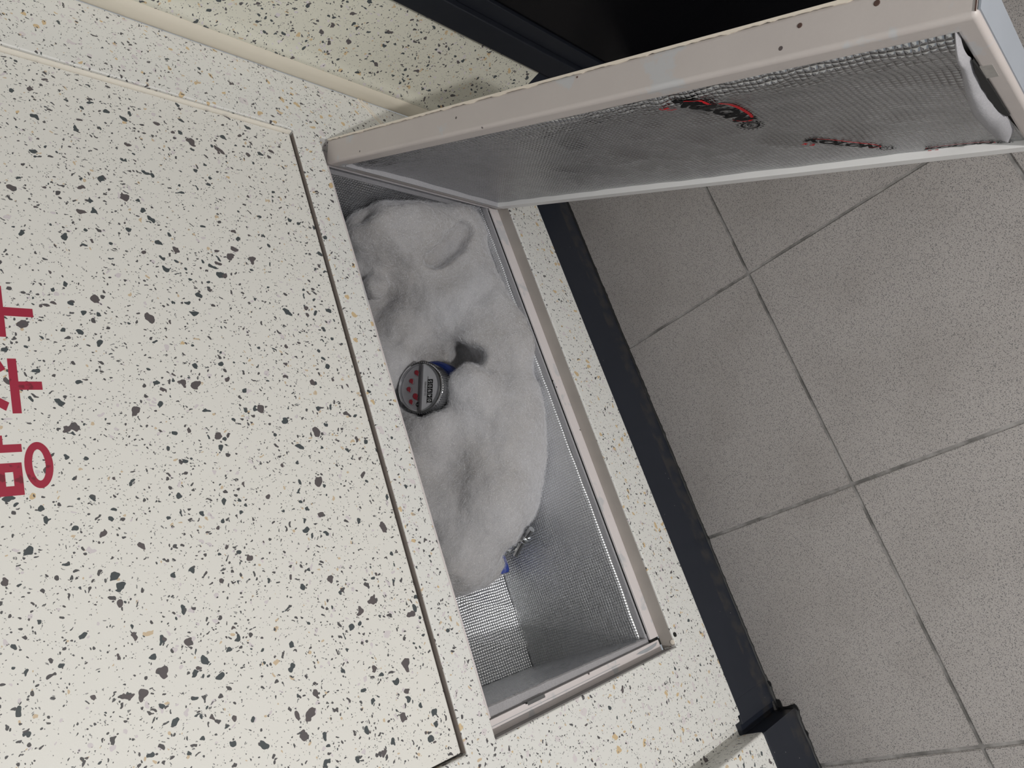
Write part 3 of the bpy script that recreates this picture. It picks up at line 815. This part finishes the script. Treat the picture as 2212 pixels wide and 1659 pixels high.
co[:, 1] = np.maximum(co[:, 1], NY - .002); co[:, 2] = np.maximum(co[:, 2], NZ0 + .002); co[:, 0] = np.maximum(co[:, 0], NX0 + .007)
co[:, 2] = np.minimum(co[:, 2], NZ1 - .01)
wm.vertices.foreach_set('co', co.ravel()); wm.update(); wm.name = 'wool_body'
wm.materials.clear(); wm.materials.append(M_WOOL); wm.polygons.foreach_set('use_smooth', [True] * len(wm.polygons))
wb = bpy.data.objects.new('wool_body', wm); COL.objects.link(wb); adopt(wb, wad)
# loose fibres over the surface
wm.calc_loop_triangles()
nt = len(wm.loop_triangles); tri = np.empty(nt * 3, dtype=np.int32); wm.loop_triangles.foreach_get('vertices', tri); tri = tri.reshape(-1, 3)
p0, p1, p2 = co[tri[:, 0]], co[tri[:, 1]], co[tri[:, 2]]
cr = np.cross(p1 - p0, p2 - p0); ar = np.linalg.norm(cr, axis=1); fn = cr / (ar[:, None] + 1e-12)
ok = (fn[:, 1] + fn[:, 2] > -.35) & (p0[:, 1] > NY + .002)
pr = np.where(ok, ar, 0); pr /= pr.sum()
NF, SEG = 160000, 3
idx = rng.choice(nt, NF, p=pr); r1 = np.sqrt(rng.random(NF)); r2 = rng.random(NF)
bp = p0[idx] * (1 - r1)[:, None] + p1[idx] * (r1 * (1 - r2))[:, None] + p2[idx] * (r1 * r2)[:, None]; bn = fn[idx]
rd = rng.normal(size=(NF, 3)); tg = np.cross(bn, rd); tg /= np.linalg.norm(tg, axis=1)[:, None]; bt = np.cross(bn, tg)
Ln = rng.uniform(.004, .011, NF); hgt = rng.uniform(.0006, .0050, NF) * rng.random(NF) ** .6; curl = rng.uniform(-1.4, 1.4, NF); wdt = rng.uniform(.00003, .00006, NF)
side = bt * .6 + bn * .6 * rng.choice([-1, 1], NF)[:, None]; side /= np.linalg.norm(side, axis=1)[:, None]
rows = []
for k in range(SEG + 1):
    s = k / SEG
    c = bp + tg * (Ln * (s - .3))[:, None] + bt * (curl * Ln * .35 * (s ** 2))[:, None] + bn * (hgt * math.sin(math.pi * min(1, .12 + .88 * s)) * (1.0) - .0003)[:, None]
    w_ = wdt * (1 - .6 * s)
    rows += [c - side * w_[:, None], c + side * w_[:, None]]
VV = np.stack(rows, 1).reshape(-1, 3)
VV[:, 1] = np.maximum(VV[:, 1], NY - .003); VV[:, 2] = np.maximum(VV[:, 2], NZ0 + .0015); VV[:, 0] = np.maximum(VV[:, 0], NX0 + .0065)
st = 2 * (SEG + 1); FF = []
b0 = np.arange(NF) * st
quads = np.concatenate([np.stack([b0 + 2 * k, b0 + 2 * k + 1, b0 + 2 * k + 3, b0 + 2 * k + 2], 1) for k in range(SEG)])
fm = bpy.data.meshes.new('loose_fibres')
fm.vertices.add(len(VV)); fm.vertices.foreach_set('co', VV.ravel())
fm.loops.add(quads.size); fm.loops.foreach_set('vertex_index', quads.ravel().astype(np.int32))
fm.polygons.add(len(quads)); fm.polygons.foreach_set('loop_start', (np.arange(len(quads)) * 4).astype(np.int32))
fm.update(calc_edges=True); fm.materials.append(M_FIBRE)
fo = bpy.data.objects.new('loose_fibres', fm); COL.objects.link(fo); fo['kind'] = 'stuff'; adopt(fo, wad)

# ---------------------------------------------------------------- water meter
MC = Vector((-.036, -.118, .325)); MN = Vector((0.02, .34, .94)).normalized()
mx = Vector((-1, .45, 0)); MM = frame_to(MC, MN, mx)        # local x = reading direction, y = towards the wall, z = out of the dial
met = thing('water_meter', 'round water meter with chrome ribbed collar, red dials and 0490 counter, half buried in wadding', 'water meter', (MC.x, MC.y - .03, MC.z - .09))
R_ = .0305
def disc_part(name, prof, mat, seg=64, **k):
    bm = bmesh.new(); lathe(bm, prof, MM, seg); return bm_obj(name, bm, mat, met, smooth=True, **k)
disc_part('meter_body', [(.020, -.095), (.034, -.088), (.037, -.07), (.037, -.052)], M_BRASS)
disc_part('blue_ring', [(.0375, -.052), (.0400, -.050), (.0400, -.034), (.0375, -.031)], M_BLUED)
bm = bmesh.new(); lathe(bm, [(.0335, -.031), (.0335, -.004), (.0325, -.0015), (.0312, -.0012), (.0308, -.004), (.0308, -.0068)], MM, 72)
bez = bm_obj('chrome_collar', bm, M_CHROME, met, smooth=True)
bm = bmesh.new()
for k in range(64):
    t = 2 * math.pi * k / 64; Mr = MM @ Matrix.Rotation(t, 4, 'Z'); add_box(bm, .0332, .0347, -.0007, .0007, -.030, -.0045, Mr)
o = bm_obj('collar_ribs', bm, M_CHROME, met); o['kind'] = 'stuff'
disc_part('dial_plate', [(.0307, -.0085), (.0307, -.0066)], M_DIAL)
# dial half further from the viewer: glass reflection put into its grey
def half(name, y0, y1, zt, zb, mat, r=.0302):
    pts = []
    for k in range(41):
        t = math.pi * k / 40; pts.append((r * math.cos(t), r * math.sin(t)))
    pts = [(x, max(y0, y)) for x, y in pts if True]
    bm = bmesh.new(); prism_outline(bm, pts, lambda a, b: MM @ Vector((a, b, zt)), lambda a, b: MM @ Vector((a, b, zb)))
    return bm_obj(name, bm, mat, met)
half('reflection_half', .0012, .03, -.0060, -.0068, M_DIALG)
bm = bmesh.new(); add_box(bm, -.0300, .0300, -.0013, .0016, -.0064, -.0030, MM); bm_obj('lid_bar', bm, M_BAR, met, bevel=.0004)
def flat_text(body, size, x, y, z, mat, name, parent, sx=1.0, bold=0.0):
    vs, fs = text_mesh(body, size, 0, bold, 2)
    xs_ = [v[0] for v in vs]; ys_ = [v[1] for v in vs]; cx_, cy_ = (min(xs_) + max(xs_)) / 2, (min(ys_) + max(ys_)) / 2
    return mesh_obj(name, [MM @ Vector((x + (v[0] - cx_) * sx, y + v[1] - cy_, z)) for v in vs], fs, mat, parent)
for k, ch in enumerate('04905'):
    x = -.0165 + k * .0062; y = -.0128
    bm = bmesh.new(); add_box(bm, x - .0027, x + .0027, y - .0036, y + .0036, -.0068, -.0058, MM); wdw = bm_obj('counter_wheel', bm, M_BLACK, met)
    flat_text(ch, .0076, x, y, -.0056, M_WHITE, 'digit', wdw, .85, .0001)
bm = bmesh.new(); add_box(bm, -.0205, .0150, -.0090, -.0086, -.0067, -.0062, MM); bm_obj('printed_line', bm, M_BAR, met)
flat_text('02-02-07403', .0036, -.001, -.0058, -.0061, M_BAR, 'serial_print', met)
for (x, y, r) in ((.0205, .0085, .0030), (.0098, .0160, .0028), (-.0010, .0192, .0028), (-.0105, .0085, .0036), (-.0175, .0150, .0026)):
    pts = [(x + r * math.cos(t), y + r * math.sin(t)) for t in np.linspace(-2.2, 2.9, 16)] + [(x + r * 1.75 * math.cos(3.6), y + r * 1.75 * math.sin(3.6))]
    bm = bmesh.new(); prism_outline(bm, pts, lambda a, b: MM @ Vector((a, b, -.0051)), lambda a, b: MM @ Vector((a, b, -.0062)))
    bm_obj('red_pointer', bm, M_DIALRED, met)
    bm = bmesh.new(); 
    rr = arc_ring(x - .0012, y - .0012, .0042, .0042, 0, 6.2832, .0003, 28, 0)
    mesh_obj('dial_ring', [MM @ Vector((a, b, -.0058)) for a, b in rr[0]], rr[1], M_BAR, met); bm.free()
bm = bmesh.new(); lathe(bm, [(.0031, -.0062), (.0031, -.0056)], MM @ Matrix.Translation((-.0215, .0042, 0)), 24); lg = bm_obj('round_mark', bm, M_BLACK, met)
flat_text('S', .0052, -.0215, .0042, -.0054, M_DIALG, 'mark_letter', lg, 1, .0001)
bm = bmesh.new(); lathe(bm, [(.0300, -.0028), (.0302, -.0016), (.0296, -.0010)], MM, 64); bm_obj('glass_cover', bm, M_GLASS, met, smooth=True)

# ---------------------------------------------------------------- shut-off valve on its pipe
val = thing('shutoff_valve', 'chrome shut-off valve with round-knobbed tee handle and blue pipe end poking out of wadding', 'valve', (.185, -.16, .181))
def cyl(name, a, b, r, mat, seg=24, prof=None, parent=val):
    a = Vector(a); b = Vector(b); L_ = (b - a).length
    bm = bmesh.new(); lathe(bm, [(x * r, h * L_) for x, h in (prof or [(.92, 0), (1, .04), (1, .96), (.92, 1)])], frame_to(a, b - a), seg)
    return bm_obj(name, bm, mat, parent, smooth=True)
cyl('pipe', (.05, -.196, .222), (.186, -.196, .222), .013, M_STEELD)
cyl('blue_sleeve', (.188, -.194, .222), (.2105, -.1945, .2215), .0188, M_BLUE, 32, [(.98, 0), (1, .1), (1, .85), (.90, 1)])
cyl('union_nut', (.172, -.193, .222), (.188, -.195, .222), .0205, M_STEELD, 6)
cyl('valve_body', (.172, -.192, .223), (.176, -.160, .218), .0125, M_CHROME)
cyl('gland_nut', (.1755, -.162, .218), (.1775, -.150, .2155), .0090, M_STEELD, 6)
cyl('stem', (.1772, -.152, .216), (0.1794, -0.1330, 0.2120), .0048, M_CHROME)
bm = bmesh.new(); bmesh.ops.create_uvsphere(bm, u_segments=24, v_segments=16, radius=.0068, matrix=Matrix.Translation((0.1794, -0.1330, 0.2120)))
bm_obj('handle_knob', bm, M_CHROME, val, smooth=True)
bm = bmesh.new(); bmesh.ops.create_uvsphere(bm, u_segments=20, v_segments=12, radius=.0034, matrix=Matrix.Translation((0.1802, -0.1272, 0.2112)))
bm_obj('handle_screw', bm, M_CHROME, val, smooth=True)
cyl('handle_arm', (0.1794, -0.1330, 0.2120), (0.1937, -0.1596, 0.2110), .0044, M_CHROME, 20)
cyl('handle_arm', (0.1794, -0.1330, 0.2120), (0.1720, -0.1143, 0.2125), .0044, M_CHROME, 20)

# ---------------------------------------------------------------- corridor lamp (outside the frame)
lamp = thing('ceiling_light', 'white rectangular ceiling light panel over the corridor', 'light', (.75, 1.0, 2.4))
box('housing', .15, 1.35, .84, 1.16, 2.36, 2.4, M_CEIL, lamp, bevel=.003)
box('diffuser', .19, 1.31, .87, 1.13, 2.345, 2.36, M_DIFF, lamp)
